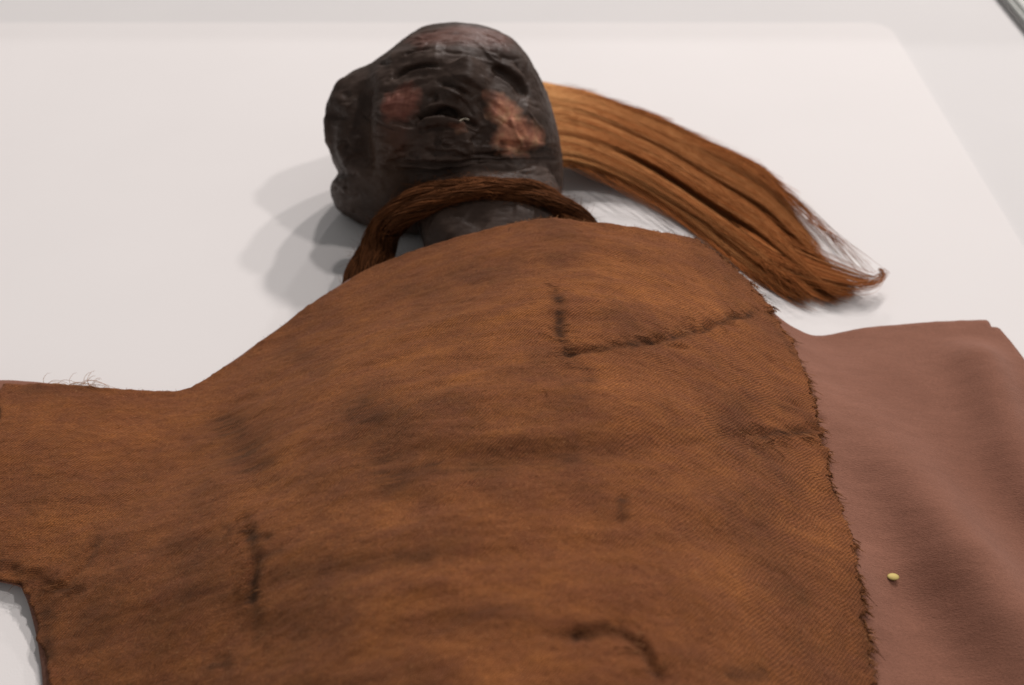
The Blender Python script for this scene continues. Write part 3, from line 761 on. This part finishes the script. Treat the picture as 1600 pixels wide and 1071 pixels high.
HP = CPOS + dvec * ((z_ - CAM_H) / dvec[..., 2])[..., None]
th_ = rng.uniform(0, 6.28, NS)
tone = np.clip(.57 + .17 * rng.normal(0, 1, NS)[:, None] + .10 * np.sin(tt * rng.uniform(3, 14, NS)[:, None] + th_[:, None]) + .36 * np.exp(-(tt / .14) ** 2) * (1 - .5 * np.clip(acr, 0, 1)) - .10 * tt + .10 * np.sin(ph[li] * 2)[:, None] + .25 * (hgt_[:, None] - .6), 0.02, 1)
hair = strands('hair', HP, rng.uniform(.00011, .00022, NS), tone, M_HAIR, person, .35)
# curled wisp at the end and stray hairs
wp = []
for a in range(110):
    j = rng.normal(0, 1, 2) * np.array([9, 4.5])
    pts_ = [(1170, 362), (1228, 398), (1282, 420), (1325, 434), (1352, 441), (1370, 440), (1381, 430), (1376, 420)]
    cut = rng.integers(5, 9)
    w_ = [at_z(x + j[0] * (1.4 - .16 * n_), y + j[1] * (3.4 - .46 * n_), .0085 + .0006 * n_) for n_, (x, y) in enumerate(pts_[:cut])]
    wp.append(catmull(w_, 16))
for a in range(60):
    s0 = rng.uniform(.45, .8); i_ = int(s0 * (NP - 1)); q0 = U[i_] + rng.normal(0, 3, 2) + np.array([-6, 8]); i2 = min(i_ + rng.integers(3, 8), NP - 1); q2 = U[i2] + rng.normal(0, 7, 2); q1 = (q0 + q2) / 2 + np.array([5, -6]) * rng.uniform(-.3, 1.2)
    wp.append(catmull([at_z(*q0, .012), at_z(*q1, .011), at_z(*q2, .007)], 16))
for a in range(160):
    s0 = rng.uniform(.05, .75); i_ = int(s0 * (NP - 1)); E_ = U if rng.random() < .55 else Lw; sg = -1 if E_ is U else 1
    q0 = E_[i_] + [0, -6 * sg]; i2 = min(i_ + rng.integers(3, 7), NP - 1); q2 = E_[i2] + [rng.normal(0, 3), sg * rng.uniform(-4, 6)]; q1 = (q0 + q2) / 2 + [0, sg * rng.uniform(0, 6)]
    zb = .024 * math.exp(-(s0 / .20) ** 2) + .006
    wp.append(catmull([at_z(*q0, zb), at_z(*q1, zb * .9), at_z(*q2, zb * .7)], 16))
for a in range(50):
    x0, y0 = rng.uniform(1180, 1260), rng.uniform(395, 440); ln_ = rng.uniform(40, 90); an = rng.normal(.62, .22)
    wp.append(catmull([at_z(x0, y0, .010), at_z(x0 + ln_ * .5 * math.cos(an), y0 + ln_ * .5 * math.sin(an), .008), at_z(x0 + ln_ * math.cos(an - .15), min(y0 + ln_ * math.sin(an - .15), 482), .004)], 16))
wp = np.array(wp)
strands('stray_hair', wp, rng.uniform(.00016, .0003, len(wp)), np.clip(rng.normal(.38, .15, len(wp)), 0, 1), M_HAIR, hair, .4)

# ------------------------------------------------------------------ woollen band wound round the neck
def skin_z(px, py, dz):
    h_ = hit(px, py); return (h_ if h_ is not None else at_z(px, py, .03)) + np.array([0, 0, dz])
bp = [at_z(568, 475, .011), at_z(572, 432, .013), at_z(586, 394, .020), at_z(606, 357, .034), at_z(640, 325, .052)]
bp += [skin_z(690, 309, .001), skin_z(745, 300, .001), skin_z(800, 300, .001), skin_z(842, 308, .001), at_z(880, 325, .052), at_z(912, 348, .034), at_z(925, 372, .015)]
bp = np.array(bp)
NB = 70
cl = catmull(bp, NB)
ker = np.ones(7) / 7
for c_ in range(3): cl[3:-3, c_] = np.convolve(cl[:, c_], ker, 'valid')
wd = np.interp(np.linspace(0, 1, NB), [0, .2, .36, .55, .72, .85, 1], [.0140, .0132, .0118, .0100, .0092, .0088, .0092])
wd = wd * (1 + .10 * np.sin(np.arange(NB) * .9) * np.sin(np.arange(NB) * .23 + 1) + .06 * rng.normal(0, 1, NB)); wd = np.convolve(np.pad(wd, 2, 'edge'), np.ones(5) / 5, 'valid')
tn = np.gradient(cl, axis=0); tn /= np.linalg.norm(tn, axis=1, keepdims=True)
e1 = np.cross(tn, [0, 0, 1]); e1 /= np.linalg.norm(e1, axis=1, keepdims=True); e2 = np.cross(e1, tn)
NY = 1700
ply = rng.integers(0, 3, NY); th0 = rng.uniform(0, 6.28, NY); rr_ = np.sqrt(rng.random(NY))
sB = np.linspace(0, 1, NB)
paths = []
tw = ply[:, None] * 2.094 + sB[None] * 6.0 + .5 * np.sin(sB * 9)[None]
cpx = .40 * np.cos(tw) ; cpy = .40 * np.sin(tw)
lo_ = th0[:, None] - sB[None] * rng.uniform(3, 9, NY)[:, None]
ox = cpx + .58 * rr_[:, None] * np.cos(lo_) + .10 * np.sin(sB[None] * rng.uniform(15, 45, NY)[:, None] + th0[:, None]); oy = cpy + .58 * rr_[:, None] * np.sin(lo_) + .10 * np.cos(sB[None] * rng.uniform(15, 45, NY)[:, None] + th0[:, None])
path = cl[None] + wd[None, :, None] * (ox[..., None] * e1[None] + .85 * oy[..., None] * e2[None])
path[..., 2] = np.maximum(path[..., 2], .0006)
tone = np.clip(.40 + .15 * rng.normal(0, 1, NY), 0, 1)
band = bpy.data.objects.new('neck_band', None); band.location = tuple(cl[NB // 2] * [1, 1, 0] + np.array([0, 0, .05])); COL.objects.link(band)
tag(band, 'twisted brown woollen band tied round the neck below the chin', 'band')
def under(o, p):
    o.parent = p; o.matrix_parent_inverse = p.matrix_basis.inverted(); return o
yarn = strands('twisted_yarn', path, rng.uniform(.00025, .00048, NY), tone, M_YARN, None, 1.0); under(yarn, band)
# fuzz on the band
NF = 7000
fi_ = rng.integers(0, NY, NF); fj = rng.integers(2, NB - 6, NF)
p0 = path[fi_, fj]; dirv = tn[fj] * rng.choice([-1, 1], NF)[:, None] + rng.normal(0, .45, (NF, 3)); dirv /= np.linalg.norm(dirv, axis=1, keepdims=True)
lnf = rng.uniform(.003, .013, NF); tq = np.linspace(0, 1, 6)
outw = (p0 - cl[fj]); outw /= np.linalg.norm(outw, axis=1, keepdims=True) + 1e-9
pf = p0[:, None] + dirv[:, None] * lnf[:, None, None] * tq[None, :, None] + outw[:, None] * (np.sin(tq * 2.2) * .0012)[None, :, None]
pf[..., 2] = np.maximum(pf[..., 2], .0005)
fz = strands('yarn_fuzz', pf, rng.uniform(.00006, .00013, NF), np.clip(rng.normal(.55, .2, NF), 0, 1), M_YARN, None, .4); under(fz, band)
# ------------------------------------------------------------------ brass pin holding the backing fabric
pp_ = on_mound(1395, 903)
bm = bmesh.new(); bmesh.ops.create_uvsphere(bm, u_segments=20, v_segments=12, radius=.0022)
for v in bm.verts: v.co.z *= .32; v.co.x *= 1.35; v.co.y *= .95
me = bpy.data.meshes.new('pin_head'); bm.to_mesh(me); bm.free(); me.materials.append(M_BRASS)
me.polygons.foreach_set('use_smooth', np.ones(len(me.polygons), bool))
pin = bpy.data.objects.new('brass_pin', None); COL.objects.link(pin)
zp = .01
for _ in range(12): pp_ = at_z(1395, 903, zp); zp = .5 * zp + .5 * float(drape(pp_[None, :2], -.0012)[0])
pin.location = (pp_[0], pp_[1], zp)
tag(pin, 'tiny yellow brass pin stuck in the mauve backing fabric', 'pin')
ph_ = bpy.data.objects.new('pin_head', me); COL.objects.link(ph_); ph_.parent = pin; ph_.location = (0, 0, .0008)
Vt, Ft = tubes(np.array([[[0, 0, .0005], [0.0006, 0, -zp * .5], [0.001, 0, -zp * .95]]]), np.full((1, 3), .0004), 8)
mesh_obj('pin_shank', Vt, Ft, M_BRASS, pin)
